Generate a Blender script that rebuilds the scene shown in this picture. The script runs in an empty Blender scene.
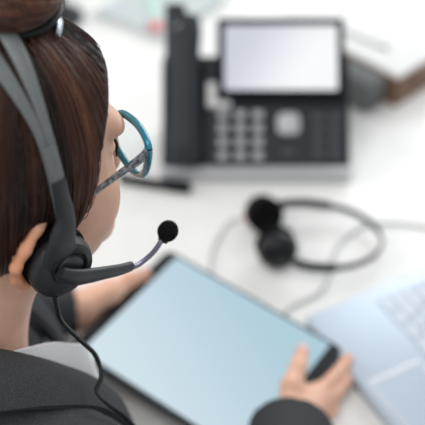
import bpy, bmesh, math, random
import numpy as np
from mathutils import Vector, Matrix

random.seed(7); rng = np.random.default_rng(7)
scene = bpy.context.scene
COL = scene.collection

# ------------------------------------------------------------------ camera, world, light
CAM = np.array([0.0, 0.0, 1.72]); PITCH = math.radians(41.0)
cd = bpy.data.cameras.new('camera'); cam = bpy.data.objects.new('camera', cd); COL.objects.link(cam)
cam.location = CAM; cam.rotation_euler = (math.pi/2 - PITCH, 0, 0)
cd.sensor_width = 36; cd.lens = 990/425*36
cd.clip_start = 0.02
cd.dof.use_dof = True; cd.dof.focus_distance = 0.81; cd.dof.aperture_fstop = 3.6
cd.dof.aperture_blades = 0
scene.camera = cam

w = bpy.data.worlds.new('world'); scene.world = w; w.use_nodes = True
w.node_tree.nodes['Background'].inputs[0].default_value = (0.93, 0.97, 1.0, 1)
w.node_tree.nodes['Background'].inputs[1].default_value = 0.47

def area(name, loc, target, size, size_y, power, color):
    l = bpy.data.lights.new(name, 'AREA'); l.shape = 'RECTANGLE'; l.size = size; l.size_y = size_y
    l.energy = power; l.color = color
    o = bpy.data.objects.new(name, l); COL.objects.link(o); o.location = loc
    o.rotation_euler = (Vector(target)-Vector(loc)).to_track_quat('-Z', 'Y').to_euler()
    return o
area('window_light', (1.6, 3.6, 2.3), (0, 1.0, 0.8), 3.0, 1.8, 74, (0.96, 0.98, 1.0))
area('side_window_light', (-2.6, 1.6, 2.2), (0, 0.9, 0.9), 2.2, 1.6, 30, (1.0, 0.985, 0.96))

area('ceiling_panel_light', (-0.5, 0.1, 2.75), (-0.1, 0.7, 0.8), 1.6, 1.2, 20, (1.0, 0.985, 0.96))
vs = scene.view_settings
vs.view_transform = 'Standard'; vs.look = 'None'; vs.gamma = 1; vs.use_curve_mapping = False
vs.exposure = 0.14

# ------------------------------------------------------------------ helpers
def mat(name, color, rough=0.5, metal=0.0, noise=0.0, scale=200.0, bump=0.0, spec=0.5, sss=0.0, emit=None, estr=1.0, trans=0.0, coat=0.0, ramp2=None):
    m = bpy.data.materials.new(name); m.use_nodes = True
    nt = m.node_tree; b = nt.nodes['Principled BSDF']
    b.inputs['Base Color'].default_value = (*color, 1); b.inputs['Roughness'].default_value = rough
    b.inputs['Metallic'].default_value = metal; b.inputs['Specular IOR Level'].default_value = spec
    b.inputs['Coat Weight'].default_value = coat
    if trans: b.inputs['Transmission Weight'].default_value = trans
    if sss:
        b.inputs['Subsurface Weight'].default_value = sss
        b.inputs['Subsurface Radius'].default_value = (1.0, 0.35, 0.2); b.inputs['Subsurface Scale'].default_value = 0.008
    if emit:
        b.inputs['Emission Color'].default_value = (*emit, 1); b.inputs['Emission Strength'].default_value = estr
    tc = nt.nodes.new('ShaderNodeTexCoord'); nz = nt.nodes.new('ShaderNodeTexNoise')
    nz.inputs['Scale'].default_value = scale; nz.inputs['Detail'].default_value = 4
    nt.links.new(tc.outputs['Object'], nz.inputs['Vector'])
    if noise or ramp2:
        cr = nt.nodes.new('ShaderNodeValToRGB')
        c2 = ramp2 or tuple(min(1, c*(1+noise)) for c in color)
        c1 = color if ramp2 else tuple(c*(1-noise) for c in color)
        cr.color_ramp.elements[0].color = (*c1, 1); cr.color_ramp.elements[1].color = (*c2, 1)
        cr.color_ramp.elements[0].position = 0.35; cr.color_ramp.elements[1].position = 0.65
        nt.links.new(nz.outputs['Fac'], cr.inputs['Fac']); nt.links.new(cr.outputs['Color'], b.inputs['Base Color'])
    if bump:
        bp = nt.nodes.new('ShaderNodeBump'); bp.inputs['Strength'].default_value = bump; bp.inputs['Distance'].default_value = 0.002
        nt.links.new(nz.outputs['Fac'], bp.inputs['Height']); nt.links.new(bp.outputs['Normal'], b.inputs['Normal'])
    return m

M = dict(
    desk=mat('white_laminate', (0.85, 0.845, 0.825), 0.45, noise=0.02, scale=30),
    floor=mat('grey_carpet', (0.33, 0.33, 0.34), 0.95, noise=0.25, scale=120, bump=0.3),
    steel=mat('white_metal', (0.7, 0.7, 0.7), 0.4, 0.3),
    skin=mat('skin', (0.78, 0.465, 0.335), 0.5, noise=0.05, scale=60, sss=0.25, spec=0.35),
    nail=mat('nail', (0.75, 0.45, 0.38), 0.25, spec=0.5),
    hair=mat('dark_brown_hair', (0.018, 0.008, 0.005), 0.55, noise=0.3, scale=120, spec=0.25),
    blazer=mat('charcoal_wool', (0.052, 0.053, 0.056), 0.9, noise=0.22, scale=700, bump=0.25, spec=0.15),
    cloth=mat('dark_trousers', (0.03, 0.03, 0.035), 0.9, noise=0.2, scale=300),
    shirt=mat('white_cotton', (0.82, 0.82, 0.83), 0.8, noise=0.02, scale=400, bump=0.1),
    black=mat('black_plastic', (0.008, 0.009, 0.010), 0.42, noise=0.1, scale=300, spec=0.3),
    foam=mat('black_foam', (0.008, 0.008, 0.009), 0.95, noise=0.5, scale=700, bump=0.8, spec=0.1),
    dgrey=mat('dark_grey_plastic', (0.018, 0.020, 0.023), 0.42, noise=0.08, scale=300, spec=0.5),
    band=mat('grey_plastic_band', (0.13, 0.142, 0.145), 0.5, noise=0.06, scale=200),
    boom=mat('violet_grey_metal', (0.20, 0.185, 0.24), 0.3, 0.8),
    pad=mat('black_leatherette', (0.010, 0.010, 0.011), 0.6, noise=0.2, scale=400, bump=0.2),
    teal=mat('teal_acetate', (0.003, 0.20, 0.29), 0.22, noise=0.15, scale=90, spec=0.6, coat=0.4),
    tort=mat('mottled_acetate', (0.012, 0.013, 0.018), 0.3, scale=300, ramp2=(0.28, 0.28, 0.30)),
    glass=mat('lens_glass', (0.97, 0.99, 1.0), 0.02, trans=1.0),
    pads=mat('clear_silicone', (0.9, 0.9, 0.9), 0.2, trans=0.6),
    phone=mat('phone_charcoal', (0.028, 0.034, 0.040), 0.55, noise=0.05, scale=200, spec=0.25),
    phone2=mat('phone_black_gloss', (0.010, 0.012, 0.015), 0.85, noise=0.05, scale=200, spec=0.08),
    silver=mat('silver_plastic', (0.50, 0.51, 0.525), 0.4, 0.2, noise=0.03),
    keyc=mat('grey_key', (0.52, 0.53, 0.54), 0.5, noise=0.03),
    keyd=mat('dark_key', (0.07, 0.075, 0.085), 0.5, noise=0.05),
    alu=mat('silver_aluminium', (0.47, 0.54, 0.615), 0.42, 0.35, noise=0.015, scale=300),
    lkey=mat('pale_key', (0.66, 0.72, 0.80), 0.5, noise=0.02),
    lwell=mat('key_well', (0.46, 0.53, 0.62), 0.5, noise=0.02),
    bright=mat('edge_reflection', (0.9, 0.92, 0.95), 0.25, 0.5),
    tabb=mat('tablet_black', (0.010, 0.011, 0.013), 0.3, noise=0.05),
    tabalu=mat('tablet_back', (0.10, 0.13, 0.15), 0.35, 0.7),
    wood=mat('brown_wood', (0.20, 0.115, 0.075), 0.6, noise=0.35, scale=25),
    paper=mat('white_paper', (0.83, 0.83, 0.82), 0.8, noise=0.02, scale=40),
    bluepaper=mat('pale_grey_paper', (0.56, 0.61, 0.62), 0.8, noise=0.02, scale=40),
    mint=mat('mint_card', (0.52, 0.72, 0.65), 0.6, noise=0.04, scale=40),
    pink=mat('pink_red_tab', (0.75, 0.22, 0.22), 0.6, noise=0.05),
    shade_block=mat('grey_shade', (0.14, 0.146, 0.145), 0.85, noise=0.15, scale=200, bump=0.2),
    cable=mat('pale_grey_cable', (0.55, 0.56, 0.56), 0.5, noise=0.03),
    tie=mat('silver_glint', (0.50, 0.54, 0.60), 0.25, 0.8),
    eye=mat('eye_white', (0.8, 0.78, 0.76), 0.2), iris=mat('dark_iris', (0.02, 0.012, 0.008), 0.15),
)
def screen_mat(name, c1, c2, strength, rot, lo, hi):
    m = mat(name, (0.02, 0.02, 0.02), 0.12); nt = m.node_tree; b = nt.nodes['Principled BSDF']
    tc = nt.nodes.new('ShaderNodeTexCoord'); mp = nt.nodes.new('ShaderNodeMapping'); mp.inputs['Rotation'].default_value = rot
    sp = nt.nodes.new('ShaderNodeSeparateXYZ'); mr = nt.nodes.new('ShaderNodeMapRange')
    mr.inputs['From Min'].default_value = lo; mr.inputs['From Max'].default_value = hi
    cr = nt.nodes.new('ShaderNodeValToRGB'); cr.color_ramp.elements[0].color = (*c1, 1); cr.color_ramp.elements[1].color = (*c2, 1)
    cr.color_ramp.interpolation = 'EASE'
    nt.links.new(tc.outputs['Object'], mp.inputs['Vector']); nt.links.new(mp.outputs['Vector'], sp.inputs['Vector'])
    nt.links.new(sp.outputs['X'], mr.inputs['Value']); nt.links.new(mr.outputs['Result'], cr.inputs['Fac'])
    nt.links.new(cr.outputs['Color'], b.inputs['Emission Color']); b.inputs['Emission Strength'].default_value = strength
    return m

# hair strands: each strand has its own tint through a per-strand attribute
def hair_strand_mat():
    m = bpy.data.materials.new('hair_strands'); m.use_nodes = True; nt = m.node_tree; b = nt.nodes['Principled BSDF']
    at = nt.nodes.new('ShaderNodeAttribute'); at.attribute_name = 'tint'
    cr = nt.nodes.new('ShaderNodeValToRGB')
    e = cr.color_ramp.elements
    e[0].color = (0.010, 0.005, 0.003, 1); e[1].color = (0.23, 0.098, 0.047, 1)
    x = e.new(0.55); x.color = (0.078, 0.023, 0.010, 1)
    nt.links.new(at.outputs['Fac'], cr.inputs['Fac']); nt.links.new(cr.outputs['Color'], b.inputs['Base Color'])
    b.inputs['Roughness'].default_value = 0.42; b.inputs['Specular IOR Level'].default_value = 0.45
    return m
def lens_mat():
    m = M['glass']; nt = m.node_tree; out = nt.nodes['Material Output']
    t = nt.nodes.new('ShaderNodeBsdfTransparent'); g = nt.nodes.new('ShaderNodeBsdfGlossy'); g.inputs['Roughness'].default_value = .03
    t.inputs['Color'].default_value = (.96, .98, .985, 1); mx = nt.nodes.new('ShaderNodeMixShader'); mx.inputs[0].default_value = .05; nt.links.new(t.outputs[0], mx.inputs[1]); nt.links.new(g.outputs[0], mx.inputs[2])
    nt.links.new(mx.outputs[0], out.inputs['Surface'])
lens_mat()
M['strand'] = hair_strand_mat()

def skin_flush_backlight():
    nt = M['skin'].node_tree; b = nt.nodes['Principled BSDF']; src = b.inputs['Base Color'].links[0].from_socket
    at = nt.nodes.new('ShaderNodeAttribute'); at.attribute_name = 'flush_backlight'; mx = nt.nodes.new('ShaderNodeMix'); mx.data_type = 'RGBA'
    mx.inputs['B'].default_value = (.70, .25, .105, 1)
    nt.links.new(at.outputs['Fac'], mx.inputs['Factor']); nt.links.new(src, mx.inputs['A']); nt.links.new(mx.outputs['Result'], b.inputs['Base Color'])
skin_flush_backlight()
ORG = {}
def props(o, label=None, cat=None, group=None, kind=None):
    if label: o['label'] = label
    if cat: o['category'] = cat
    if group: o['group'] = group
    if kind: o['kind'] = kind
    return o
def thing(name, label, cat, loc, group=None):
    o = bpy.data.objects.new(name, None); o.empty_display_size = 0.02; COL.objects.link(o); o.location = loc
    ORG[o.name] = np.array(loc, float)
    return props(o, label, cat, group)
def link(name, me, m, parent=None, origin=None, smooth=True, angle=None):
    """me holds world coordinates; its origin becomes the parent's, or the given one"""
    co = np.empty(len(me.vertices)*3, np.float32); me.vertices.foreach_get('co', co); co = co.reshape(-1, 3)
    if origin is None:
        origin = np.array([(co[:,0].min()+co[:,0].max())/2, (co[:,1].min()+co[:,1].max())/2, co[:,2].min()])
    org = np.asarray(origin, float)
    me.vertices.foreach_set('co', (co-org).astype(np.float32).ravel())
    o = bpy.data.objects.new(name, me); COL.objects.link(o)
    if m: me.materials.append(m)
    if parent is not None:
        o.parent = parent; o.location = org - ORG[parent.name]
    else: o.location = org
    ORG[o.name] = org
    if smooth:
        me.polygons.foreach_set('use_smooth', [True]*len(me.polygons))
        if angle: me.set_sharp_from_angle(angle=math.radians(angle))
    me.update()
    return o
def bm_link(name, bm, m, parent=None, origin=None, smooth=True, angle=35):
    me = bpy.data.meshes.new(name); bmesh.ops.recalc_face_normals(bm, faces=bm.faces[:]); bm.to_mesh(me); bm.free()
    return link(name, me, m, parent, origin, smooth, angle)
def vf_link(name, v, f, m, parent=None, origin=None, smooth=True, angle=None):
    me = bpy.data.meshes.new(name); me.from_pydata([tuple(map(float, p)) for p in v], [], [tuple(map(int, q)) for q in f]); me.update()
    return link(name, me, m, parent, origin, smooth, angle)

class Fr:
    """a local frame: columns are axes, o is the origin"""
    def __init__(s, o, x, y, z): s.o = np.asarray(o, float); s.R = np.stack([x, y, z], 1).astype(float)
    def __call__(s, p): return s.o + np.asarray(p, float) @ s.R.T
    def inv(s, p): return (np.asarray(p, float)-s.o) @ s.R
    def mx(s):
        m = Matrix.Identity(4)
        for i in range(3):
            for j in range(3): m[i][j] = s.R[i, j]
            m[i][3] = s.o[i]
        return m
def frz(o, deg):
    a = math.radians(deg); return Fr(o, (math.cos(a), math.sin(a), 0), (-math.sin(a), math.cos(a), 0), (0, 0, 1))
WORLD = Fr((0,0,0), (1,0,0), (0,1,0), (0,0,1))

def box(bm, lo, hi, bev=0.0, seg=3, fr=WORLD, axis=None, bev_axis=None):
    """rounded box from corner lo to corner hi in frame fr; bev_axis rounds only the edges along that axis"""
    lo = np.array(lo, float); hi = np.array(hi, float)
    t = bmesh.new(); bmesh.ops.create_cube(t, size=1)
    for v in t.verts: v.co = Vector((lo+hi)/2 + np.array(v.co)*(hi-lo))
    if bev_axis is not None:
        ba, br = bev_axis
        es = [e for e in t.edges if abs((e.verts[0].co-e.verts[1].co)[ba]) > 1e-9 and all(abs((e.verts[0].co-e.verts[1].co)[k]) < 1e-9 for k in range(3) if k != ba)]
        bmesh.ops.bevel(t, geom=es, offset=br, segments=6, affect='EDGES', profile=0.5)
    if bev:
        es = t.edges[:] if bev_axis is None else [e for e in t.edges if len(e.link_faces) == 2 and e.calc_face_angle(0) > 0.9]
        bmesh.ops.bevel(t, geom=es, offset=bev, segments=seg, affect='EDGES', profile=0.5)
    bmesh.ops.transform(t, matrix=fr.mx(), verts=t.verts[:])
    me = bpy.data.meshes.new('t'); t.to_mesh(me); t.free(); bm.from_mesh(me); bpy.data.meshes.remove(me)
def boxobj(name, lo, hi, m, parent=None, bev=0.0, fr=WORLD, seg=3, bev_axis=None, origin=None):
    bm = bmesh.new(); box(bm, lo, hi, bev, seg, fr, bev_axis=bev_axis); return bm_link(name, bm, m, parent, origin)

def catmull(P, n=8):
    P = np.asarray(P, float); out = []
    for i in range(len(P)-1):
        p0 = P[max(i-1, 0)]; p1 = P[i]; p2 = P[i+1]; p3 = P[min(i+2, len(P)-1)]
        for t in np.linspace(0, 1, n, endpoint=False):
            out.append(0.5*((2*p1)+(-p0+p2)*t+(2*p0-5*p1+4*p2-p3)*t*t+(-p0+3*p1-3*p2+p3)*t**3))
    out.append(P[-1]); return np.array(out)
def tube_vf(P, R, seg=12, up=None, flat=None, cap=True):
    """swept round (or flattened: R is (a,b) per point, a along `up`) tube"""
    P = np.asarray(P, float); n = len(P)
    T = np.gradient(P, axis=0); T /= np.linalg.norm(T, axis=1, keepdims=True)+1e-12
    N = np.zeros_like(P)
    v = np.array(up, float) if up is not None else (np.array([0, 0, 1.0]) if abs(T[0][2]) < 0.9 else np.array([1.0, 0, 0]))
    for i in range(n):
        if up is not None and np.ndim(up) == 2: v = np.array(up[i], float)
        elif up is not None: v = np.array(up, float)
        a = v - T[i]*(v@T[i]); a /= np.linalg.norm(a)+1e-12; N[i] = a; v = a
    B = np.cross(T, N); R = np.asarray(R, float)
    if R.ndim == 0: R = np.full(n, float(R))
    if R.ndim == 1: R = np.stack([R, R], 1)
    an = np.linspace(0, 2*math.pi, seg, endpoint=False)
    V = (P[:, None] + N[:, None]*np.cos(an)[None, :, None]*R[:, 0][:, None, None] + B[:, None]*np.sin(an)[None, :, None]*R[:, 1][:, None, None]).reshape(-1, 3)
    F = []
    for i in range(n-1):
        for j in range(seg):
            k = (j+1) % seg; F.append((i*seg+j, i*seg+k, (i+1)*seg+k, (i+1)*seg+j))
    if cap: F.append(tuple(range(seg))[::-1]); F.append(tuple((n-1)*seg+j for j in range(seg)))
    return V, F
def tube(name, P, R, m, parent=None, seg=12, smoothn=8, up=None, fr=WORLD, origin=None):
    P = np.asarray(P, float)
    if smoothn:
        q = catmull(P, smoothn); R = np.asarray(R, float)
        if R.ndim >= 1:
            ti = np.linspace(0, len(P)-1, len(q))
            R = np.interp(ti, range(len(P)), R) if R.ndim == 1 else np.stack([np.interp(ti, range(len(P)), R[:, k]) for k in range(2)], 1)
        if up is not None and np.ndim(up) == 2:
            up = np.stack([np.interp(np.linspace(0, len(P)-1, len(q)), range(len(P)), np.asarray(up, float)[:, k]) for k in range(3)], 1)
        P = q
    V, F = tube_vf(P, R, seg, up); return vf_link(name, fr(V), F, m, parent, origin, angle=50)
def lathe_vf(prof, seg=40):
    """profile of (r, h) turned round local +Z"""
    V = []; F = []
    for r, h in prof:
        for j in range(seg):
            a = 2*math.pi*j/seg; V.append((r*math.cos(a), r*math.sin(a), h))
    for i in range(len(prof)-1):
        for j in range(seg):
            k = (j+1) % seg; F.append((i*seg+j, i*seg+k, (i+1)*seg+k, (i+1)*seg+j))
    F.append(tuple(range(seg))[::-1]); F.append(tuple((len(prof)-1)*seg+j for j in range(seg)))
    return np.array(V), F
def lathe(name, prof, fr, m, parent=None, seg=40, origin=None, sx=1.0, sy=1.0):
    V, F = lathe_vf(prof, seg); V[:, 0] *= sx; V[:, 1] *= sy
    return vf_link(name, fr(V), F, m, parent, origin, angle=40)

class Field:
    """signed distance field on a grid, turned into one continuous surface"""
    def __init__(s, lo, hi, h):
        s.lo = np.array(lo, float); s.h = h; s.n = (np.ceil((np.array(hi)-s.lo)/h)).astype(int)+1
        s.a = np.full(s.n, 1.0, np.float32)
    def _sub(s, lo, hi):
        i0 = np.clip(np.floor((lo-s.lo)/s.h).astype(int), 0, s.n); i1 = np.clip(np.ceil((hi-s.lo)/s.h).astype(int)+1, 0, s.n)
        sl = tuple(slice(a, b) for a, b in zip(i0, i1))
        g = [((np.arange(a, b)*s.h)+l).astype(np.float32) for a, b, l in zip(i0, i1, s.lo)]
        return sl, g[0][:, None, None], g[1][None, :, None], g[2][None, None, :]
    def _mix(s, sl, d, k, sub):
        a = s.a[sl]
        if sub: d = -d; r = np.maximum(a, d); s.a[sl] = r + (np.maximum(k-np.abs(a-d), 0)**2)/(4*k) if k else r
        else: r = np.minimum(a, d); s.a[sl] = r - (np.maximum(k-np.abs(a-d), 0)**2)/(4*k) if k else r
    def cap(s, p, q, ra, rb=None, k=0.01, sub=False):
        p = np.asarray(p, float); q = np.asarray(q, float); rb = ra if rb is None else rb
        pad = max(ra, rb)+k+4*s.h
        sl, X, Y, Z = s._sub(np.minimum(p, q)-pad, np.maximum(p, q)+pad)
        d = q-p; L = float(d@d)+1e-12
        t = np.clip(((X-p[0])*d[0]+(Y-p[1])*d[1]+(Z-p[2])*d[2])/L, 0, 1)
        D = np.sqrt((X-p[0]-t*d[0])**2+(Y-p[1]-t*d[1])**2+(Z-p[2]-t*d[2])**2)-(ra+(rb-ra)*t)
        s._mix(sl, D, k, sub)
    def ell(s, c, r, fr=None, k=0.01, sub=False):
        r = np.asarray(r, float); c = np.asarray(c, float); R = np.eye(3)
        if fr is not None: c = fr(c); R = fr.R
        pad = r.max()+k+4*s.h
        sl, X, Y, Z = s._sub(c-pad, c+pad); X = X-c[0]; Y = Y-c[1]; Z = Z-c[2]
        l = [X*R[0, i]+Y*R[1, i]+Z*R[2, i] for i in range(3)]
        k0 = np.sqrt(sum((l[i]/r[i])**2 for i in range(3))); k1 = np.sqrt(sum((l[i]/r[i]**2)**2 for i in range(3)))+1e-9
        s._mix(sl, k0*(k0-1)/k1, k, sub)
    def chain(s, P, R, k=0.006, sub=False):
        for i in range(len(P)-1): s.cap(P[i], P[i+1], R[i], R[i+1], k, sub)
    def plane(s, p, n, k=0.0):
        """cut away the side the normal points to"""
        p = np.asarray(p, float); n = np.asarray(n, float)/np.linalg.norm(n)
        sl, X, Y, Z = s._sub(s.lo, s.lo+s.n*s.h)
        s._mix(sl, -((X-p[0])*n[0]+(Y-p[1])*n[1]+(Z-p[2])*n[2]), k, True)
    def surface(s):
        a = s.a; a[0]=a[-1]=1; a[:,0]=a[:,-1]=1; a[:,:,0]=a[:,:,-1]=1
        sg = a < 0; c = sg[:-1,:-1,:-1].astype(np.int8)
        cnt = np.zeros(tuple(s.n-1), np.int8)
        for i in (0,1):
            for j in (0,1):
                for k in (0,1):
                    cnt += sg[i:s.n[0]-1+i, j:s.n[1]-1+j, k:s.n[2]-1+k]
        act = (cnt > 0) & (cnt < 8); idx = np.argwhere(act); ids = np.full(act.shape, -1, np.int32); ids[act] = np.arange(len(idx))
        cor = {}
        for i in (0,1):
            for j in (0,1):
                for k in (0,1): cor[(i,j,k)] = a[idx[:,0]+i, idx[:,1]+j, idx[:,2]+k]
        S = np.zeros((len(idx), 3)); n = np.zeros(len(idx))
        for p in cor:
            for ax in range(3):
                if p[ax] == 0:
                    q = list(p); q[ax] = 1; q = tuple(q); u = cor[p]; v = cor[q]; m = (u < 0) != (v < 0)
                    t = np.where(m, u/(u-v+1e-20), 0); pos = np.tile(np.array(p, float), (len(idx), 1)); pos[:, ax] = t
                    S[m] += pos[m]; n[m] += 1
        V = s.lo + (idx + S/n[:, None])*s.h
        F = []
        for ax in range(3):
            b, c2 = (ax+1) % 3, (ax+2) % 3
            lo = [slice(1, -1)]*3; lo[ax] = slice(0, -1); hi = list(lo); hi[ax] = slice(1, None)
            u = sg[tuple(lo)]; v = sg[tuple(hi)]
            e = np.argwhere(u != v); fl = u[tuple(e.T)]
            base = e.copy(); base[:, b] += 1; base[:, c2] += 1   # grid index of edge start
            def cid(db, dc):
                q = base.copy(); q[:, b] -= db; q[:, c2] -= dc; return ids[tuple(q.T)]
            Q = np.stack([cid(1,1), cid(0,1), cid(0,0), cid(1,0)], 1)
            Q[~fl] = Q[~fl][:, ::-1]; F.append(Q)
        return V, np.concatenate(F)
    def link(s, name, m, parent=None, origin=None, smooth=0):
        V, F = s.surface()
        for _ in range(smooth):      # light Laplacian relax
            A = np.zeros_like(V); c = np.zeros(len(V))
            for i in range(4):
                for j in ((i+1) % 4, (i+3) % 4):
                    np.add.at(A, F[:, i], V[F[:, j]]); np.add.at(c, F[:, i], 1)
            V = 0.5*V + 0.5*A/np.maximum(c, 1)[:, None]
        me = bpy.data.meshes.new(name); me.vertices.add(len(V)); me.vertices.foreach_set('co', V.astype(np.float32).ravel())
        me.loops.add(len(F)*4); me.loops.foreach_set('vertex_index', F.astype(np.int32).ravel())
        me.polygons.add(len(F)); me.polygons.foreach_set('loop_start', np.arange(0, len(F)*4, 4, dtype=np.int32))
        me.update(calc_edges=True); me.validate()
        return link(name, me, m, parent, origin)

# ------------------------------------------------------------------ frames of the place
DZ = 0.74
HC = np.array([-.1685, .638, 1.212])                                           # between the ears
HR = np.array([[.58456, .81124, .01331], [-.80879, .58394, -.06976], [-.06436, .03001, .99748]])
HD = Fr(HC, HR[:, 0], HR[:, 1], HR[:, 2])                                       # x to her right, y forward, z up
BD = Fr((-.199, .628, 1.056), (.5846, -.8113, 0), (.8113, .5846, 0), (0, 0, 1))  # neck base, same axes

# ------------------------------------------------------------------ floor and desk
f = boxobj('floor', (-3, -2.5, -0.05), (3.5, 4, 0), M['floor']); props(f, kind='structure')
dn = np.array([.8601, .5101, 0]); dt = np.array([-.5101, .8601, 0])
DK = Fr((0, 0, 0), dn, dt, (0, 0, 1))
desk = thing('desk', 'white laminate office desk carrying the phone, tablet and laptop', 'desk', DK((1.0, .9, 0)))
boxobj('tabletop', (.246, -.45, DZ-.028), (1.85, 2.2, DZ), M['desk'], desk, bev=.003, fr=DK)
for n_, t_ in ((.40, -.35), (.40, 2.1), (1.75, -.35), (1.75, 2.1)):
    boxobj('leg', (n_-.03, t_-.03, 0), (n_+.03, t_+.03, DZ-.028), M['steel'], desk, bev=.004, fr=DK)

# ------------------------------------------------------------------ desk phone
TL = math.radians(45)
PF = Fr((-.079, 1.212, DZ+.021), (1, 0, 0), (0, math.cos(TL), math.sin(TL)), (0, -math.sin(TL), math.cos(TL)))  # the sloping face
PW = .293
phone = thing('desk_phone', 'dark grey office desk phone with a big lit screen, grey keypad and silver front lip', 'phone', (.068, 1.29, DZ))
bm = bmesh.new()
def wedge(bm, x0, x1, L):
    sec = [(1.204, DZ+.001), (1.204, DZ+.022), PF((0, .004, 0))[1:], PF((0, L, 0))[1:], PF((0, L, -.02))[1:], (1.345, DZ+.03), (1.345, DZ+.001)]
    a = [bm.verts.new((x0, *p)) for p in sec]; b = [bm.verts.new((x1, *p)) for p in sec]
    n = len(sec)
    for i in range(n): bm.faces.new((a[i], a[(i+1) % n], b[(i+1) % n], b[i]))
    bm.faces.new(a[::-1]); bm.faces.new(b)
wedge(bm, -.079, -.079+PW, .175)
bmesh.ops.bevel(bm, geom=bm.edges[:], offset=.003, segments=2, affect='EDGES')
bm_link('base', bm, M['phone'], phone)
boxobj('front_lip', (-.081, 1.196, DZ+.001), (.216, 1.214, DZ+.0235), M['silver'], phone, bev=.004)
# cradle, handset on the left
boxobj('cradle', (.008, .002, -.002), (.066, .165, .006), M['phone2'], phone, bev=.003, fr=PF)
bm = bmesh.new()
hs = np.array([[.036, .002, .022], [.036, .03, .027], [.036, .07, .031], [.036, .12, .033], [.036, .17, .031], [.036, .205, .026], [.036, .232, .020]])
hr = np.array([[.012, .023], [.015, .0255], [.011, .0235], [.010, .022], [.011, .0235], [.015, .026], [.012, .023]])
hand = tube('handset', hs, hr, M['phone'], phone, seg=20, up=(0, 0, 1), fr=PF)
hand['label'] = 'charcoal handset lying in the cradle'
lathe('handset_shine', [(.0, .0), (.008, 0), (.009, .001), (.008, .002), (.0, .002)], Fr(PF((.034, .212, .036)), PF.R[:, 0], PF.R[:, 1], PF.R[:, 2]), M['keyc'], phone, seg=20, sx=1.3, sy=.6)  # pale oval disc stands in for a shine on the handset
boxobj('rear_stand', (.004, .165, -.03), (.036, .262, -.006), M['phone'], phone, bev=.004, fr=PF)
# display
dsp = boxobj('display', (.086, .103, .004), (.284, .230, .024), M['phone2'], phone, bev=.005, fr=PF)
M['pscr'] = screen_mat('phone_screen_reflection', (.47, .50, .59), (.93, .945, .97), 0.86, (0, 0, math.radians(38)), -.07, .07)  # diagonal reflection painted into the screen's emission gradient
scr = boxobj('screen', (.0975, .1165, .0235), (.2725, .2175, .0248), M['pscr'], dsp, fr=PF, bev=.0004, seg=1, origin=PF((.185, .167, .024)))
scr['label'] = 'pale lilac-white lit screen with a painted diagonal reflection'
bm = bmesh.new(); box(bm, (.071, .100, .001), (.0855, .131, .013), .002, 2, PF); box(bm, (.071, .0925, .001), (.107, .1025, .013), .002, 2, PF); 
o = bm_link('white_block', bm, M['paper'], phone); o['label'] = 'white block at the lower left corner of the display'  # small white L-shaped piece beside the display
for r_ in range(4):
    for c_ in range(3):
        boxobj('number_key', (.0870+c_*.0275, .011+r_*.0215, .0), (.0870+c_*.0275+.0160, .011+r_*.0215+.0120, .0055), M['keyc'], phone, bev=.0018, fr=PF, seg=2)
np_ = boxobj('navigation_pad', (.180, .050, 0), (.216, .085, .0055), M['keyc'], phone, bev=.003, fr=PF, bev_axis=(2, .010)); 
boxobj('ok_key', (.190, .0595, .0055), (.206, .0755, .0075), M['silver'], np_, fr=PF, bev=.0008)
for r_ in range(4):
    for c_ in range(2):
        boxobj('function_key', (.236+c_*.025, .016+r_*.019, 0), (.254+c_*.025, .026+r_*.019, .004), M['keyd'], phone, bev=.0015, fr=PF, seg=2)
boxobj('talk_key', (.188, .018, 0), (.208, .026, .004), M['keyd'], phone, bev=.0015, fr=PF, seg=2)

# ------------------------------------------------------------------ things behind and beside the phone
mk = thing('marker_pen', 'thick black marker pen lying in front of the left end of the phone', 'pen', (-.09, 1.186, DZ))
tube('barrel', [(-.145, 1.200, DZ+.0085), (-.10, 1.188, DZ+.0085), (-.065, 1.180, DZ+.0085)], .008, M['black'], mk, seg=16)
tube('cap', [(-.069, 1.181, DZ+.009), (-.05, 1.177, DZ+.009), (-.034, 1.1735, DZ+.009)], .0088, M['phone2'], mk, seg=16)

TA = math.degrees(math.atan2(1.459-1.401, .374-.313))
TR = frz((.313, 1.401, DZ), TA)
tray = thing('wooden_tray', 'brown wooden tray under a white paper stack at the right of the phone', 'tray', TR((.13, .15, 0)))
boxobj('bottom', (0, 0, .001), (.34, .28, .010), M['wood'], tray, fr=TR, bev=.001)
for lo, hi in (((0, 0, .008), (.34, .012, .056)), ((0, .268, .008), (.34, .28, .056)), ((0, .012, .008), (.012, .268, .056)), ((.328, .012, .008), (.34, .268, .056))):
    boxobj('side_board', lo, hi, M['wood'], tray, fr=TR, bev=.002)
boxobj('paper_stack', (.001, .002, .0565), (.338, .278, .064), M['paper'], None, fr=TR, bev=.001)
props(bpy.data.objects['paper_stack'], 'thick stack of white paper lying on top of the brown wooden tray', 'paper')

pn = thing('pen', 'thin grey pen lying on the white paper stack', 'pen', TR((.047, .11, .064)))
tube('barrel', [(.042, .155, .0675), (.047, .112, .0675), (.0505, .076, .0675)], .0032, M['cable'], pn, seg=12, fr=TR)
tube('tip', [(.0505, .076, .0675), (.0511, .069, .0674), (.0516, .062, .0670)], [.0030, .0018, .0006], M['dgrey'], pn, seg=12, fr=TR)
shade_block = thing('grey_shade_block', 'small grey block standing in for shade between the phone and the brown wooden tray', 'shade_block', TR((-.030, .07, 0)))
boxobj('body', (-.058, .018, .001), (-.004, .125, .060), M['shade_block'], shade_block, fr=TR, bev=.010, seg=4)  # added grey block, stands in for shade beside the tray
tube('zip', [(-.050, .0175, .024), (-.030, .0165, .025), (-.012, .0175, .024)], .0016, M['keyd'], shade_block, seg=8, fr=TR)  # invented trim on the added shade block

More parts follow.
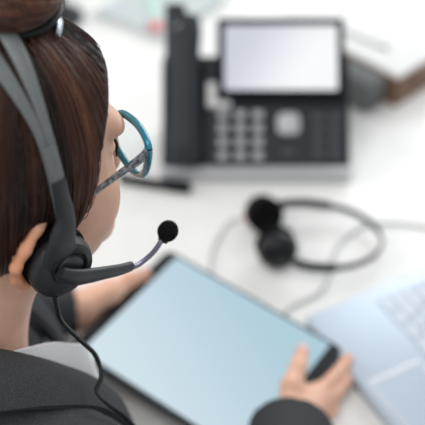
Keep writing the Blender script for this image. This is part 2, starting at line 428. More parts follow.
PA = math.degrees(math.atan2(1.613-1.717, -.089+.23))
pd = frz((-.089, 1.613, DZ), PA)
book = thing('booklet', 'pale grey booklet lying under the mint ruler beyond the person head', 'booklet', pd((-.09, .10, 0)))
boxobj('pages', (-.172, .003, .001), (-.003, .20, .008), M['bluepaper'], book, fr=pd, bev=.001)
boxobj('cover', (-.175, 0, .0081), (0, .203, .0095), M['bluepaper'], book, fr=pd, bev=.0005, seg=1)
RU = frz((-.108, 1.655, DZ+.0096), 97)
rul = thing('ruler', 'pale mint ruler with a pinkish red end lying on the booklet behind the handset', 'ruler', RU((0, 0, 0)))
boxobj('blade', (.012, -.011, 0), (.16, .011, .0035), M['mint'], rul, fr=RU, bev=.0008, seg=2)
boxobj('end_grip', (-.018, -.013, 0), (.014, .013, .006), M['pink'], rul, fr=RU, bev=.0018, seg=2)
st = thing('monitor_stand', 'dark grey stand standing beyond the hair bun', 'stand', (-.300, 1.70, DZ))
lathe('foot', [(0, .0), (.046, 0), (.05, .004), (.048, .010), (0, .012)], Fr((-.300, 1.70, DZ), (1,0,0), (0,1,0), (0,0,1)), M['dgrey'], st)
tube('post', [(-.300, 1.70, DZ+.01), (-.300, 1.70, DZ+.12), (-.300, 1.70, DZ+.24)], .018, M['dgrey'], st, seg=24)

# ------------------------------------------------------------------ headset lying on the desk
dh = thing('headset', 'black headset lying on the desk between phone and laptop', 'headset', (.15, 1.05, DZ))
def desk_cup(c, axis, r, sgn):
    a = np.array(axis, float); a /= np.linalg.norm(a); u = np.cross(a, (0, 0, 1)); u /= np.linalg.norm(u); v = np.cross(a, u)
    fr = Fr(c, u, v, a)
    cu = lathe('ear_cup', [(0, -.021), (r*.35, -.0203), (r*.62, -.0175), (r*.82, -.0125), (r*.94, -.006), (r*.98, .001), (r*.97, .004), (r*.9, .006), (0, .006)], fr, M['black'], dh)
    lathe('ear_cushion', [(r*.3, .006), (r*.93, .006), (r*1.0, .012), (r*.98, .019), (r*.8, .0225), (r*.5, .019), (r*.3, .017)], fr, M['foam'], cu)
    return cu
A_ = np.array([.0726, 1.0963, DZ+.028]); B_ = np.array([.0918, 1.0127, DZ+.030])
desk_cup(A_, (.32, -.9, .32), .0275, 1); desk_cup(B_, (-.22, .93, -.05), .0295, 1)
z1 = DZ+.03
hb = [(.0817, 1.1052, .770), (.0995, 1.1096, .772), (.1368, 1.1143, .770), (.1741, 1.1133, .765), (.2063, 1.1055, .760), (.2336, 1.0833, .756), (.2444, 1.0514, .7535), (.2321, 1.0220, .7535), (.2035, .9980, .757), (.1696, .9838, .763), (.1372, .9806, .768), (.1140, .9865, .770), (.1022, .9985, .770)]
tube('headband', hb, [[.0056, .0020]]*len(hb), M['black'], dh, seg=12, up=(0, 0, 1))
tube('slider', hb[1:4], [[.0080, .0040]]*3, M['black'], dh, seg=12, up=(0, 0, 1))
tube('slider', hb[9:12], [[.0080, .0040]]*3, M['black'], dh, seg=12, up=(0, 0, 1))
o = tube('cord', [(.0527, 1.099, .755), (.0411, 1.106, .747), (.023, 1.0985, .7425), (.0051, 1.0591, .7425), (-.0021, 1.0253, .7425), (-.0007, .9908, .7425), (.0171, .9423, .7425), (.03, .90, .7425)], .0022, M['cable'], dh, seg=8)
o['label'] = 'pale grey cord'
tube('cord_clip', [(.056, 1.0975, .757), (.046, 1.103, .750)], .0035, M['pink'], dh, seg=8)
cb = tube('cable', [(.50, 1.09, DZ+.0026), (.40, 1.085, DZ+.0026), (.330, 1.090, DZ+.0026), (.275, 1.100, DZ+.0026), (.228, 1.096, DZ+.0026), (.203, 1.076, DZ+.0026), (.180, 1.048, DZ+.0026), (.166, 1.0, DZ+.0026), (.155, .967, DZ+.0026), (.132, .944, DZ+.0026), (.108, .930, DZ+.0026), (.08, .90, DZ+.0026)], .0024, M['cable'], None, seg=8)
props(cb, 'thin pale grey cable curving over the desk under the headset band', 'cable')

# ------------------------------------------------------------------ laptop
la = np.array([.8829, .4695, 0]); lb = np.array([.4477, -.8942, 0]); la = la/np.linalg.norm(la); lb = np.array([la[1], -la[0], 0])
LP = Fr((.120, .897, DZ), lb, la, (0, 0, 1))                                    # x to the user's right, y away from the user
lap = thing('laptop', 'silver laptop open on the desk right of the tablet', 'laptop', LP((.18, .12, 0)))
boxobj('base', (0, 0, .002), (.362, .240, .018), M['alu'], lap, fr=LP, bev=.0025, bev_axis=(2, .010))
boxobj('keyboard_well', (.020, .102, .0175), (.342, .214, .0185), M['lwell'], lap, fr=LP, bev=.0004, seg=1)
for r_ in range(6):
    n = 14; h_ = .0105 if r_ == 5 else .0155
    y0 = .1045 + r_*.0183
    cuts = [0, 1.25, 2.5, 3.75, 9.5, 10.75, 12, 13, 14, 15] if r_ == 0 else ([0, 2.2]+[3.2+i for i in range(10)]+[15] if r_ == 1 else [0, 1.8]+[2.8+i for i in range(11)]+[15] if r_ == 2 else [0, 1.4]+[2.4+i for i in range(12)]+[15] if r_ == 3 else [i for i in range(14)]+[15] if r_ == 4 else [i*15/14 for i in range(15)])
    u = (.342-.020-.004)/15
    for i in range(len(cuts)-1):
        boxobj('key', (.022+cuts[i]*u+.0013, y0, .0184), (.022+cuts[i+1]*u-.0013, y0+h_, .0200), M['lkey'], lap, fr=LP, bev=.0008, seg=1)
tp = boxobj('touchpad', (.136, .014, .0175), (.246, .088, .0184), M['alu'], lap, fr=LP, bev=.0003, seg=1)
bm = bmesh.new()
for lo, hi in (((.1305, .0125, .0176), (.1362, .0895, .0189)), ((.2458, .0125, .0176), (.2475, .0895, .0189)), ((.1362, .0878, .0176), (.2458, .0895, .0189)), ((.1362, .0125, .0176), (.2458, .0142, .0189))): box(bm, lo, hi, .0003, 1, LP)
o = bm_link('rim', bm, M['bright'], tp); o['label'] = 'bright reflection at the touchpad edge, built as a rim'  # bright strips, wider on the left, stand in for an edge reflection
ht = math.radians(112)
LD = Fr(LP((0, .236, .018)), LP.R[:, 0], math.cos(math.pi-ht)*LP.R[:, 1]+math.sin(math.pi-ht)*LP.R[:, 2], math.cos(math.pi-ht)*LP.R[:, 2]-math.sin(math.pi-ht)*LP.R[:, 1])
lid = boxobj('lid', (0, .004, -.004), (.362, .240, .002), M['alu'], lap, fr=LD, bev=.0015, bev_axis=(2, .010))
M['lscr'] = screen_mat('laptop_screen', (.5, .6, .75), (.7, .78, .88), .6, (0, 0, 0), -.2, .2)
boxobj('screen', (.010, .018, .0015), (.352, .230, .0026), M['lscr'], lid, fr=LD, bev=.0003, seg=1)
tube('hinge', [(.04, .239, .0185), (.322, .239, .0185)], .0045, M['lwell'], lap, seg=12, smoothn=0, fr=LP)

# ------------------------------------------------------------------ tablet held in the hands
TB = Fr((-.0074, .8232, .7771), (.810, -.582, -.071), (.586, .808, .062), (.021, -.092, .996))
TW, TH = .279, .205
tab = thing('tablet', 'black-rimmed tablet with a pale blue screen held in both hands', 'tablet', TB((0, 0, -.004)))
boxobj('case', (-TW/2, -TH/2, -.0038), (TW/2, TH/2, .0028), M['tabalu'], tab, fr=TB, bev=.0018, bev_axis=(2, .012))
boxobj('front_glass', (-TW/2+.0008, -TH/2+.0008, .0025), (TW/2-.0008, TH/2-.0008, .0036), M['tabb'], tab, fr=TB, bev=.0004, seg=1, bev_axis=(2, .0115))
M['tscr'] = screen_mat('tablet_screen', (.60, .71, .77), (.38, .55, .64), .95, (0, 0, math.radians(-28)), -.16, .13)  # emission blends from pale to deeper blue on a slant
o = boxobj('screen', (-TW/2+.018, -TH/2+.0058, .0034), (TW/2-.018, TH/2-.0048, .0039), M['tscr'], tab, fr=TB, bev=.0001, seg=1, origin=TB((0, 0, .0036)))
o['label'] = 'pale blue screen'

# ------------------------------------------------------------------ the woman: one continuous body
HIP = BD((0, -.04, -.53))
per = thing('person', 'person seen from behind over the shoulder in charcoal blazer, seated, holding the tablet', 'person', (HIP[0], HIP[1], 0.0))
SH_R, SH_L = BD((.158, -.01, -.075)), BD((-.158, -.01, -.075))
EL_R, EL_L = np.array([.055, .40, .85]), np.array([-.385, .83, .81])
WR_R, WR_L = np.array([.0885, .6795, .786]), np.array([-.197, .880, .787])

B = Field((-.47, .30, .60), (.22, 1.0, 1.40), .0025)
# head
B.ell((0, -.012, .032), (.074, .097, .098), HD)
B.ell((0, .018, -.012), (.066, .070, .096), HD, k=.02)
for s in (-1, 1):
    B.ell((s*.037, .046, -.032), (.029, .031, .036), HD, k=.02)
    B.cap(HD((s*.052, .012, -.055)), HD((s*.012, .066, -.096)), .020, .015, k=.025)
    B.ell((s*.025, .082, .032), (.022, .012, .009), HD, k=.012)
    B.ell((s*.031, .088, .008), (.017, .012, .012), HD, k=.008, sub=True)
    B.ell((s*.010, .090, -.032), (.008, .008, .007), HD, k=.006)
for s in (-1, 1):
    B.ell((s*.030, .0705, .0145), (.0165, .0125, .0065), HD, k=.004); B.ell((s*.030, .0695, .0015), (.0160, .0115, .0055), HD, k=.004)
B.cap(HD((0, .090, .020)), HD((0, .096, -.028)), .010, .010, k=.012)
B.ell((0, .074, -.096), (.02, .016, .016), HD, k=.015)
B.ell((0, .086, -.062), (.021, .009, .0055), HD, k=.005)
B.ell((0, .085, -.071), (.018, .009, .0055), HD, k=.005)
# ears
for s in (-1, 1):
    ep = [(.071, .004, .004), (.077, -.004, .016), (.084, -.017, .011), (.0885, -.031, .000), (.0875, -.041, -.015), (.084, -.0410, -.031), (.080, -.034, -.045), (.073, -.020, -.052)]
    B.chain([HD((s*p[0], p[1], p[2])) for p in ep], [.004, .0045, .0046, .0046, .0045, .0046, .0050, .0045], k=.005)
    B.ell((s*.077, -.022, -.018), (.006, .018, .026), HD, k=.005)
# neck, chest
B.cap(HD((0, -.018, -.05)), BD((0, -.035, -.01)), .050, .052, k=.03)
B.cap(BD((0, -.035, 0)), BD((0, -.03, -.14)), .052, .055, k=.02)
B.ell((0, -.01, -.31), (.14, .08, .20), BD, k=.03)
for s, sh, el, wr in ((1, SH_R, EL_R, WR_R), (-1, SH_L, EL_L, WR_L)):
    B.cap(BD((s*.03, -.035, -.10)), sh, .036, .044, k=.02)
    B.cap(sh, el, .043, .036, k=.02); B.cap(el, wr, .034, .024, k=.015)
HS = 1.05                                        # size of these hands
HB = Fr(TB.o, TB.R[:, 0]*HS, TB.R[:, 1]*HS, TB.R[:, 2]*HS); HBU = Fr(TB.o, TB.R[:, 0], TB.R[:, 1], TB.R[:, 2])
# right hand: thumb over the screen, fingers outside and under the short edge
ex = TW/2
K = [(.139, .028, .002), (.147, .014, -.003), (.149, -.001, -.009), (.146, -.016, -.014)]
wrist_r = HB.inv(WR_R)/HS**2
fr_ = [   # index, middle, ring, little: joints along the outside of the edge, tips curled under the tablet
    [K[0], (.1430, .058, .000), (.1425, .078, -.003), (.1405, .093, -.005)],
    [K[1], (.154, .044, -.007), (.153, .068, -.011), (.144, .084, -.014)],
    [K[2], (.159, .026, -.014), (.153, .046, -.016), (.138, .054, -.0165)],
    [K[3], (.160, .006, -.018), (.150, .024, -.018), (.135, .030, -.0170)]]
rr = [(.0095, .0088, .008, .0068), (.0098, .009, .0082, .007), (.0095, .0085, .0078, .0068), (.0085, .0075, .0068, .006)]
NAILS = []
for P_, R_ in zip(fr_, rr):
    B.cap(HB(wrist_r), HB(P_[0]), .017, .0115, k=.016)
    B.chain([HB(p) for p in P_], R_, k=.0025)
B.ell((.141, .004, -.006), (.014, .030, .016), HBU, k=.014)
thr = [(.128, -.020, .013), (.114, .006, .0175), (.1065, .033, .0165), (.0975, .057, .0125)]
B.cap(HB(wrist_r), HB(thr[0]), .018, .015, k=.015); B.chain([HB(p) for p in thr], (.0145, .0118, .0108, .0085), k=.004)
B.cap(HB(thr[1]), HB((.138, .016, .002)), .008, .011, k=.012)
# left hand: thumb along the bezel, fingers under the tablet
wl = HB.inv(WR_L)/HS**2; lx = -TW/2
KL = [(-.154, .010, -.004), (-.154, -.008, -.009), (-.149, -.026, -.013), (-.141, -.044, -.015)]
fl = [[KL[0], (-.138, .034, -.015), (-.114, .046, -.0165), (-.095, .050, -.0155)],
      [KL[1], (-.136, .014, -.017), (-.108, .024, -.0175), (-.087, .026, -.0160)],
      [KL[2], (-.132, -.008, -.018), (-.106, .000, -.0175), (-.087, .002, -.0160)],
      [KL[3], (-.126, -.032, -.018), (-.106, -.026, -.0170), (-.092, -.024, -.0155)]]
for P_, R_ in zip(fl, rr):
    B.cap(HB(wl), HB(P_[0]), .018, .012, k=.016)
    B.chain([HB(p) for p in P_], R_, k=.0025)
thl = [(-.153, -.042, .009), (-.138, -.010, .014), (-.1345, .018, .0135), (-.1245, .040, .0125)]
B.cap(HB(wl), HB(thl[0]), .019, .0165, k=.015); B.chain([HB(p) for p in thl], (.016, .0135, .0108, .0082), k=.005)
B.plane((0, 0, .62), (0, 0, -1))
body = B.link('body', M['skin'], per, smooth=2)
bco = np.empty(len(body.data.vertices)*3, np.float32); body.data.vertices.foreach_get('co', bco); bco = bco.reshape(-1, 3)+ORG[body.name]
hl = HD.inv(bco); fl_ = np.zeros(len(bco))
for s in (-1, 1): fl_ = np.maximum(fl_, 1.0*np.exp(-((hl[:, 0]-s*.087)/.012)**2-((hl[:, 1]+.026)/.026)**2-((hl[:, 2]+.018)/.032)**2))  # ears: orange backlight painted into the skin colour
for q_ in (thr[3], thl[3], thl[2], fr_[0][3], fr_[1][3], fr_[2][3]): fl_ = np.maximum(fl_, .45*np.exp(-(((bco-HB(q_))/.014)**2).sum(1)))
body.data.attributes.new('flush_backlight', 'FLOAT', 'POINT').data.foreach_set('value', fl_.astype(np.float32))
def nail(P0, P1, upv, r, side):
    p0 = np.array(P0); p1 = np.array(P1); t = p1-p0; t /= np.linalg.norm(t); u = np.array(upv, float); u -= t*(u@t); u /= np.linalg.norm(u)
    fr = Fr(p1 - t*.001 + u*r*.72, np.cross(t, u), t, u)
    bm = bmesh.new(); box(bm, (-r*.62, -.004, 0), (r*.62, .0065, r*.34), r*.16, 3, fr); bm_link('nail', bm, M['nail'], body)
nail(HB(thr[2]), HB(thr[3]), TB.R[:, 2], .0085, 1); nail(HB(thl[2]), HB(thl[3]), TB.R[:, 2], .0082, -1)
nail(HB(fr_[0][2]), HB(fr_[0][3]), TB.R[:, 0], .0068, 1)
for s in (-1, 1):
    bm = bmesh.new(); bmesh.ops.create_uvsphere(bm, u_segments=24, v_segments=14, radius=.0108)
    bmesh.ops.transform(bm, matrix=Matrix.Translation(HD((s*.030, .0680, .008))), verts=bm.verts[:]); ey = bm_link('eye', bm, M['eye'], body)
    lathe('iris', [(0, 0), (.0055, 0), (.0045, .0012), (0, .0016)], Fr(HD((s*.030, .0782, .008)), HD.R[:, 0], HD.R[:, 2], HD.R[:, 1]), M['iris'], ey, seg=20)

    tube('eyelashes', [(s*.018, .0815, .009), (s*.026, .0845, .0135), (s*.036, .0835, .0125), (s*.044, .078, .007)], [.0008, .0014, .0016, .0008], M['hair'], ey, seg=6, fr=HD)
# ------------------------------------------------------------------ hair
HCN = np.array([0, -.008, .030]); HRD = np.array([.0865, .116, .115]); BUN = np.array([-.008, .024, .165])
zk = [-.20, -.090, -.075, -.045, -.030, -.012, .015, .039, .062, .081, .095, .16]
yk = [-.045, -.042, -.036, -.022, .012, .030, .040, .048, .064, .080, .100, .2]
Hf = Field((-.11, -.14, -.11), (.11, .13, .17), .0025)
Hf.ell(HCN, HRD, k=0.0)
gx = (np.arange(Hf.n[0])*Hf.h+Hf.lo[0])[:, None, None]; gy = (np.arange(Hf.n[1])*Hf.h+Hf.lo[1])[None, :, None]; gz = (np.arange(Hf.n[2])*Hf.h+Hf.lo[2])[None, None, :]
cut = gy - np.interp(gz, zk, yk) + 0*gx
k_ = .010; a_ = Hf.a; Hf.a = (np.maximum(a_, cut) + np.maximum(k_-np.abs(a_-cut), 0)**2/(4*k_)).astype(np.float32)
cut = -.078 - gz + 0*gx + 0*gy; a_ = Hf.a; Hf.a = (np.maximum(a_, cut) + np.maximum(k_-np.abs(a_-cut), 0)**2/(4*k_)).astype(np.float32)
for s in (-1, 1): Hf.ell((s*.090, -.014, -.030), (.022, .024, .040), k=.010, sub=True)
Hf.ell(BUN, (.046, .044, .032), k=.004)
V_, F_ = Hf.surface(); hair = None
me_h = vf_link('hair', HD(V_), F_, M['hair'], body); hair = me_h

def hsurf(d):      # hair surface point along direction d from the centre of the head
    d = d/np.linalg.norm(d, axis=-1, keepdims=True); return HCN + d/np.sqrt(((d/HRD)**2).sum(-1, keepdims=True))
SV = []; SF = []; TI = []
def strand(P, r0, tint):
    P = np.asarray(P); n = len(P); R = r0*np.clip(np.minimum(np.arange(n)+.7, n-.3-np.arange(n))/2.2, .25, 1)
    V, F = tube_vf(HD(P), R, 4, cap=True); b = sum(len(x) for x in SV); SV.append(V); SF.extend([tuple(i+b for i in q) for q in F]); TI.extend([tint]*len(V))
db = (BUN+np.array([0, -.012, -.02])-HCN); db /= np.linalg.norm(db)
cnt = 0
while cnt < 9000:
    d0 = rng.normal(size=3); d0 /= np.linalg.norm(d0)
    p = hsurf(d0[None])[0]
    yl = np.interp(p[2], zk, yk)
    if p[1] > yl-.002 or p[2] < -.076: continue
    if abs(p[0]) > .05 and ((p[1]+.014)/.024)**2+((p[2]+.03)/.04)**2 < 1: continue
    edge = p[1] > yl-.012 or p[2] < -.06
    om = math.acos(np.clip(d0@db, -1, 1))
    if om < .32: continue
    t = np.linspace(0, 1, 14) if edge else np.linspace(0, min(1, rng.uniform(.35, .9)), 12)
    t = t*(1-.28/om)
    D = (np.sin((1-t)*om)[:, None]*d0 + np.sin(t*om)[:, None]*db)/math.sin(om)
    D = D/np.linalg.norm(D, axis=1, keepdims=True)
    P = hsurf(D); off = (P-HCN)/np.linalg.norm(P-HCN, axis=1, keepdims=True)
    az_ = math.atan2(np.cross(db, [0, 0, 1])@d0, np.cross(db, np.cross(db, [0, 0, 1]))@d0); lock = .5+.30*math.sin(5*az_+1.1)+.20*math.sin(13*az_+.4)+.12*math.sin(31*az_)
    P = P + off*(-.0006 + .0022*lock*np.sin(t*3.1)[:, None] + rng.uniform(-.0008, .0016)) 
    P[0] -= off[0]*.004
    P += np.cumsum(rng.normal(scale=.00022, size=P.shape), 0)
    strand(P, rng.uniform(.00028, .00062), float(np.clip(-.02+.62*lock+rng.normal()*.09, 0, 1))); cnt += 1
for i in range(700):                                                            # the topknot: strands wound round it
    ax = rng.normal(size=3)*np.array([.35, .35, .25])+np.array([.35, .3, 1]); ax /= np.linalg.norm(ax)
    u = np.cross(ax, rng.normal(size=3)); u /= np.linalg.norm(u); v = np.cross(ax, u); hgt = rng.uniform(-.75, .75)
    a = np.linspace(0, rng.uniform(1.2, 2.6), 12); c_ = math.sqrt(1-hgt*hgt)
    D = (u*np.cos(a)[:, None]+v*np.sin(a)[:, None])*c_+ax*hgt
    strand(BUN + D*np.array([.046, .044, .032])*rng.uniform(.985, 1.03), rng.uniform(.0005, .001), float(np.clip(rng.normal(.5, .25), 0, 1)))
for i in range(150):                                                            # wispy ends on the nape
    x = rng.uniform(-.05, .062); z = -.062; y = HCN[1]-HRD[1]*math.sqrt(max(.02, 1-(x/HRD[0])**2-((z-HCN[2])/HRD[2])**2))
    p = np.array([x, y, z]); L = rng.uniform(.012, .040); tt = np.linspace(0, 1, 8)[:, None]
    q = p + np.array([-.15*x/.06, .32, -1])*L*tt + np.array([0, .006, 0])*tt*tt; q[:, :2] *= .97
    strand(q, rng.uniform(.0003, .0006), float(rng.uniform(0, .35)))
sv = np.concatenate(SV); so = vf_link('hair_strands', sv, SF, M['strand'], hair); so['kind'] = 'stuff'
at = so.data.attributes.new('tint', 'FLOAT', 'POINT'); at.data.foreach_set('value', np.array(TI, np.float32))
an = np.linspace(-.3, 2*math.pi-.3, 40)
tube('hair_tie', [np.array([.038*math.cos(t), .036*math.sin(t), 0])+BUN+np.array([0, .004, -.023]) for t in an], .0026, M['black'], hair, seg=10, smoothn=0, fr=HD)
tie = tube('tie_glint', [(.004, .059, .1275), (.013, .0555, .1300), (.021, .0505, .1305), (.028, .045, .1295)], [[.0045, .002], [.0055, .0026], [.0055, .0026], [.004, .002]], M['tie'], hair, seg=12, up=(0, 0, 1), fr=HD)  # silver piece modelled in place of the glint on the tie
tie['label'] = 'silver piece standing in for the hair tie glint at the foot of the topknot'

# ------------------------------------------------------------------ clothes
Z = Field((-.50, .26, .50), (.22, 1.02, 1.16), .004)
Z.ell((0, -.012, -.28), (.175, .098, .25), BD, k=.02)
Z.cap(BD((0, -.02, -.30)), BD((0, -.04, -.50)), .135, .15, k=.06)
for s, sh, el, wr in ((1, SH_R, EL_R, WR_R), (-1, SH_L, EL_L, WR_L)):
    Z.cap(BD((s*.045, -.038, -.048)), BD((s*.150, -.012, -.088)), .050, .058, k=.04)
    Z.cap(BD((s*.158, -.01, -.098)), el, .062, .050, k=.03)
    d = (wr-el)/np.linalg.norm(wr-el)
    Z.cap(el, wr+d*.010, .050, .0500 if s == 1 else .0335, k=.02)
# soft folds over the shoulder and round the elbow
for a, b, r in (((.10, -.085, -.06), (.175, .03, -.05), .010), ((.14, .03, -.11), (.185, .035, -.20), .012), ((.05, -.10, -.08), (.15, -.08, -.16), .014)):
    Z.cap(BD(a), BD(b), r, r, k=.03)
for s, el, wr in ((1, EL_R, WR_R), (-1, EL_L, WR_L)):
    d = (wr-el)/np.linalg.norm(wr-el); c = wr
    # flat cuff end, hollow inside
    sl, X, Y, Zz = Z._sub(c-.07, c+.07); e = wr+d*(.019 if s == 1 else .022)
    pd_ = (X-e[0])*d[0]+(Y-e[1])*d[1]+(Zz-e[2])*d[2]; Z.a[sl] = np.maximum(Z.a[sl], pd_)
    ri = .043 if s == 1 else .0285
    Z.cap(wr-d*.02, wr+d*.07, ri, ri, k=.004, sub=True)
Z.cap(BD((0, -.024, -.015)), BD((0, -.03, .10)), .058, .066, k=.015, sub=True)      # neck opening
Z.ell((0, .075, -.075), (.040, .060, .085), BD, k=.02, sub=True)                 # V front
blz = Z.link('blazer', M['blazer'], per, smooth=2)

def strip(name, top, bot, m, parent, th, fr, nsub=8, rows=5, bulge=0.0):
    """a turned-over band of cloth between two edge curves"""
    a = catmull(top, nsub); b = catmull(bot, nsub); n = len(a); V = []; F = []
    T = np.linspace(0, 1, rows)
    ctr = (a.mean(0)+b.mean(0))/2
    G = np.stack([a+(b-a)*t for t in T], 0)                                      # rows x n
    du = np.gradient(G, axis=1); dv = np.gradient(G, axis=0); N = np.cross(du, dv); N /= np.linalg.norm(N, axis=2, keepdims=True)+1e-12
    if (N*(G-ctr)).sum() < 0: N = -N
    G = G + N*(bulge*np.sin(T*math.pi))[:, None, None]
    V = np.concatenate([(G+N*th/2).reshape(-1, 3), (G-N*th/2).reshape(-1, 3)]); o = rows*n
    for i in range(rows-1):
        for j in range(n-1):
            q = (i*n+j, i*n+j+1, (i+1)*n+j+1, (i+1)*n+j); F.append(q); F.append(tuple(x+o for x in q[::-1]))
    ring = [j for j in range(n)]+[i*n+n-1 for i in range(1, rows)]+[(rows-1)*n+j for j in range(n-2, -1, -1)]+[i*n for i in range(rows-2, 0, -1)]
    for i in range(len(ring)):
        p, q = ring[i], ring[(i+1) % len(ring)]; F.append((p, p+o, q+o, q))
    bm = bmesh.new(); me = bpy.data.meshes.new('t'); me.from_pydata([tuple(v) for v in fr(V)], [], F); bm.from_mesh(me)
    return bm_link(name, bm, m, parent, angle=60)
mir = lambda L: [(-x, y, z) for x, y, z in L]
# shirt collar
ct = [(.041, .064, -.051), (.044, .054, -.043), (.047, .030, -.022), (.054, .0, -.004), (.056, -.035, .012), (.040, -.075, .022), (0, -.092, .026)]
cbm = [(.036, .078, -.122), (.047, .068, -.102), (.060, .034, -.075), (.067, .0, -.05), (.068, -.038, -.028), (.050, -.085, -.014), (0, -.104, -.010)]
ctl = [(-.040, -.075, .018), (-.055, -.040, -.012), (-.052, -.010, -.050), (-.044, .016, -.080), (-.036, .030, -.110)]
cbl = [(-.050, -.085, -.020), (-.067, -.043, -.052), (-.064, -.010, -.090), (-.055, .022, -.120), (-.040, .045, -.150)]
shirt = strip('shirt', ct+ctl, cbm+cbl, M['shirt'], per, .0022, BD, bulge=.002)
bm = bmesh.new()
Sx = Field((-.32, .52, .78), (-.0, .78, 1.06), .004)
Sx.ell((.006, .02, -.19), (.062, .060, .11), BD, k=.01); Sx.cap(HD((0, -.018, -.05)), BD((0, -.035, -.04)), .052, .054, k=.006, sub=True)
Sx.link('shirt_front', M['shirt'], shirt)
# blazer collar: stand at the neck, leaf lying on the shoulders
kt = [(.036, .080, -.165), (.045, .066, -.108), (.062, .030, -.043), (.070, -.005, .004), (.069, -.040, .038), (.048, -.082, .050), (0, -.102, .054)]
kb = [(.088, .086, -.190), (.104, .070, -.118), (.117, .036, -.052), (.119, -.010, -.012), (.110, -.060, .010), (.070, -.112, .008), (0, -.132, .002)]
strip('collar', kt+mir(kt[:-1])[::-1], kb+mir(kb[:-1])[::-1], M['blazer'], blz, .006, BD, bulge=.010)
# trousers, shoes
Tq = Field((HIP[0]-.35, HIP[1]-.35, .05), (HIP[0]+.75, HIP[1]+.65, .66), .007)
Tq.ell((0, -.03, -.50), (.17, .135, .12), BD, k=.02)
for s in (-1, 1):
    hp = BD((s*.09, -.02, -.52)); kn = BD((s*.12, .38, -.53)); an_ = BD((s*.12, .36, -.98))
    Tq.cap(hp, kn, .082, .058, k=.03); Tq.cap(kn, an_, .058, .045, k=.02)
    sh = Field(np.array(BD((s*.12, .44, 0)))*np.array([1, 1, 0])-np.array([.2, .2, .012]), np.array(BD((s*.12, .44, 0)))*np.array([1, 1, 0])+np.array([.2, .2, .14]), .005)
    c0 = BD((s*.12, .36, 0)); c1 = BD((s*.13, .52, 0))
    sh.cap((c0[0], c0[1], .040), (c1[0], c1[1], .030), .040, .034, k=.01); sh.cap((c0[0], c0[1], .05), (c0[0], c0[1], .10), .040, .042, k=.02)
    sh.plane((0, 0, .002), (0, 0, -1)); sh.link('shoe', M['black'], per)
Tq.link('trousers', M['cloth'], per, smooth=2)

# ------------------------------------------------------------------ office chair under her
CF = Fr((HIP[0], HIP[1], 0), BD.R[:, 0], BD.R[:, 1], (0, 0, 1))
ch = thing('office_chair', 'black office chair the person sits on', 'chair', (HIP[0], HIP[1], 0))
boxobj('seat', (-.23, -.22, .385), (.23, .25, .445), M['pad'], ch, fr=CF, bev=.025, seg=4)
boxobj('backrest', (-.19, -.235, .53), (.19, -.195, .86), M['pad'], ch, fr=CF, bev=.018, seg=4)
tube('back_bar', [(0, -.10, .375), (0, -.22, .375), (0, -.262, .44), (0, -.252, .62)], [[.008, .03]]*4, M['black'], ch, seg=12, up=(0, 1, .3), fr=CF)
tube('gas_column', [(0, 0, .10), (0, 0, .25), (0, 0, .385)], .028, M['dgrey'], ch, seg=20, fr=CF)
for i in range(5):
    a = i*2*math.pi/5+.3; c, s = math.cos(a), math.sin(a)
    lg = tube('leg', [(0, 0, .11), (.14*c, .14*s, .095), (.27*c, .27*s, .07)], [.024, .018, .014], M['black'], ch, seg=10, fr=CF)
    lathe('caster', [(0, -.02), (.024, -.02), (.027, -.012), (.027, .012), (.024, .02), (0, .02)], Fr(CF((.27*c, .27*s, .029)), CF.R@np.array([c, s, 0]), (0, 0, 1), CF.R@np.array([s, -c, 0])), M['dgrey'], lg, seg=20)

# ------------------------------------------------------------------ glasses
gl = thing('eyeglasses', 'teal-rimmed glasses with mottled temples worn by the person', 'glasses', HD((0, .09, .005)))
def rim_pts(s):
    base = np.array([(.079, .088, .036), (.066, .092, .040), (.046, .096, .037), (.024, .097, .030), (.010, .0955, .012), (.010, .0955, -.010), (.024, .097, -.022), (.042, .0955, -.0215), (.060, .0925, -.009), (.073, .0895, .012)])
    base[:, 0] *= s; q = catmull(np.vstack([base[-1:], base, base[:2]]), 8); return q[8:-8]
for s in (1, -1):
    rp = rim_pts(s)[:-1]
    P = np.vstack([rp, rp[:1]])
    V, F = tube_vf(P, np.tile([.0030, .0036], (len(P), 1)), 10, up=(0, 1, 0), cap=False)
    rm = vf_link('rim', HD(V), F, M['teal'], gl); rm['label'] = 'glossy teal rim'
    c = rp.mean(0); n = len(rp); Vv = np.vstack([rp+np.array([0, .0006, 0]), rp-np.array([0, .0006, 0]), [c+np.array([0, .002, 0])], [c+np.array([0, .0008, 0])]])
    Ff = [(i, (i+1) % n, 2*n) for i in range(n)]+[(n+(i+1) % n, n+i, 2*n+1) for i in range(n)]+[(i, n+i, n+(i+1) % n, (i+1) % n) for i in range(n)]
    vf_link('lens', HD(Vv), Ff, M['glass'], rm)
    tp_ = [(s*.079, .087, .033), (s*.0795, .078, .029), (s*.0795, .05, .021), (s*.080, .018, .012), (s*.078, -.005, .010), (s*.075, -.022, .0), (s*.073, -.030, -.016)]
    tube('temple', tp_, [[.0058, .0022], [.0052, .0020], [.0034, .0016], [.003, .0015], [.003, .0015], [.003, .0015], [.0025, .0015]], M['tort'], gl, seg=10, up=(0, 0, 1), fr=HD)['label'] = 'black and pale grey mottled temple'
    tube('nose_pad', [(s*.011, .099, .004), (s*.0095, .094, -.002), (s*.0105, .0925, -.008)],   .0016, M['pads'], gl, seg=8, fr=HD)
tube('bridge', [(-.0105, .0955, .010), (0, .0995, .016), (.0105, .0955, .010)], .0026, M['teal'], gl, seg=10, fr=HD)

# ------------------------------------------------------------------ headset on her head
hd = thing('headset', 'grey and black headset with boom microphone worn on the person head', 'headset', HD((.09, 0, -.05)))
Y0 = .0015
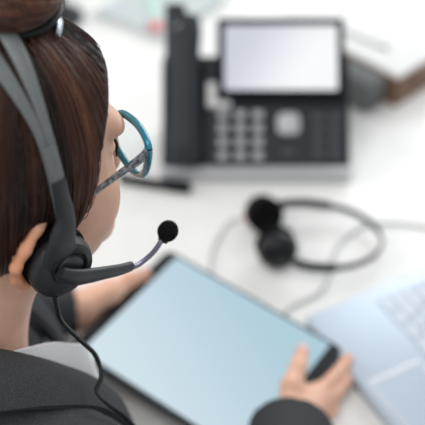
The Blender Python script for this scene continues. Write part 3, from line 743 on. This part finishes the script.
# headband: a flat strap that forks into two straps over the crown
th = np.linspace(0, math.pi, 41)
def arc(y, t):
    x = .0935*math.cos(t); z = .012+.1415*math.sin(t)**.92 if 0 < t < math.pi else .012
    return (x, y, z)
stem_n = 9
for s_, nm in ((1, 'front'), (-1, 'rear')):
    P = []; W = []; UP = []
    for i, t in enumerate(th):
        tt = min(t, math.pi-t); k = np.clip((tt-.48)/.75, 0, 1); k = k*k*(3-2*k)
        y = Y0 - .004*k + s_*(.0030+.0062*k)
        P.append(arc(y, t)); W.append([.0036+.0030*k, .0018])
        UP.append((0, 1, 0))
    o = tube('headband_strap', P, W, M['band'], hd, seg=14, smoothn=2, up=(0, 1, 0), fr=HD)
for s in (1, -1):
    e = [arc(Y0, t) for t in np.linspace(.16, .50, 6)]; P = [(s*p[0]*1.012, p[1], p[2]) for p in e]
    tube('adjuster', P, [[.0060, .0030]]*6, M['band'], hd, seg=14, smoothn=3, up=(0, 1, 0), fr=HD)
    P = [(s*.099, -.010, -.020), (s*.1005, -.006, .004), (s*.097, .001, .022), (s*.0945, Y0, .042), (s*.0925, Y0, .058)]
    yk_ = tube('yoke', P, [[.0185, .0045], [.0120, .0052], [.0080, .0046], [.0064, .0040], [.0058, .003]], M['dgrey'], hd, seg=18, up=(0, 1, 0), fr=HD)
    cf = Fr(HD((s*.090, -.007, -.028)), HD.R[:, 1], HD.R[:, 2], HD.R[:, 0]*s)
    cup = lathe('ear_cup', [(0, -.002), (.0245, -.002), (.0262, .001), (.0262, .006), (.0245, .0105), (.020, .0125), (0, .013)], cf, M['dgrey'], hd, sx=1.03, sy=1.1)
    lathe('ear_cushion', [(0, -.011), (.017, -.013), (.0225, -.0135), (.0268, -.011), (.0278, -.007), (.0265, -.0025), (.024, -.0015), (0, -.0015)], cf, M['foam'], cup, sx=1.03, sy=1.1)
    if s == 1:
        pv = Fr(HD((.1025, -.003, -.023)), HD.R[:, 1], HD.R[:, 2], HD.R[:, 0])
        lathe('pivot_ring', [(.0140, -.004), (.0160, -.003), (.0164, .0012), (.0150, .0026), (.0134, .0020), (.0130, -.002)], pv, M['black'], cup)
        lathe('pivot_hub', [(0, -.004), (.0120, -.004), (.0120, .0010), (.0105, .0028), (.006, .0034), (0, .0034)], pv, M['dgrey'], cup, sy=1.0)
        bm_ = tube('boom_arm', [(.1085, -.014, -.018), (.1105, -.004, -.028), (.108, .010, -.038), (.1045, .026, -.048), (.099, .042, -.060), (.094, .056, -.069)], [[.0050, .0042], [.0078, .0050], [.0072, .0046], [.0062, .0042], [.0056, .0040], [.0046, .0038]], M['dgrey'], cup, seg=16, up=(0, .5, 1), fr=HD)
        bm_['label'] = 'tapered dark grey boom arm'
        gn = tube('gooseneck', [(.0955, .052, -.0675), (.092, .063, -.0745), (.088, .0745, -.0775), (.084, .086, -.078), (.080, .0955, -.0755), (.0785, .1005, -.073)], .0023, M['boom'], bm_, seg=12, fr=HD)
        gn['label'] = 'thin violet-grey metal gooseneck'
        md = HD((.0775, .105, -.0695)) ; ax = HD.R@np.array([-.12, .55, .6]); ax /= np.linalg.norm(ax); u = np.cross(ax, (0, 0, 1)); u /= np.linalg.norm(u)
        mf = Fr(md, u, np.cross(ax, u), ax)
        lathe('collar_ring', [(0, -.0105), (.0042, -.0105), (.0048, -.009), (.0048, -.0065), (0, -.006)], mf, M['black'], bm_, seg=20)
        pr = [(.0092*math.sin(t)*(1 if t > .3 else .95), -.0098*math.cos(t)) for t in np.linspace(.05, math.pi-.02, 18)]
        lathe('microphone_foam', pr, mf, M['foam'], bm_, seg=28)
        cp = [(-.1233,.5415,1.1616), (-.1233,.5428,1.1478), (-.1224,.5491,1.1247), (-.1138,.5697,1.0797), (-.1030,.5772,1.0502), (-.0985,.5656,1.0369), (-.1013,.5524,1.0324), (-.0913,.5431,1.0262), (-.0778,.5393,1.0143), (-.0666,.5392,.9913), (-.0574,.5405,.9548)]
        tube('cord', cp, .0021, M['black'], cup, seg=10)
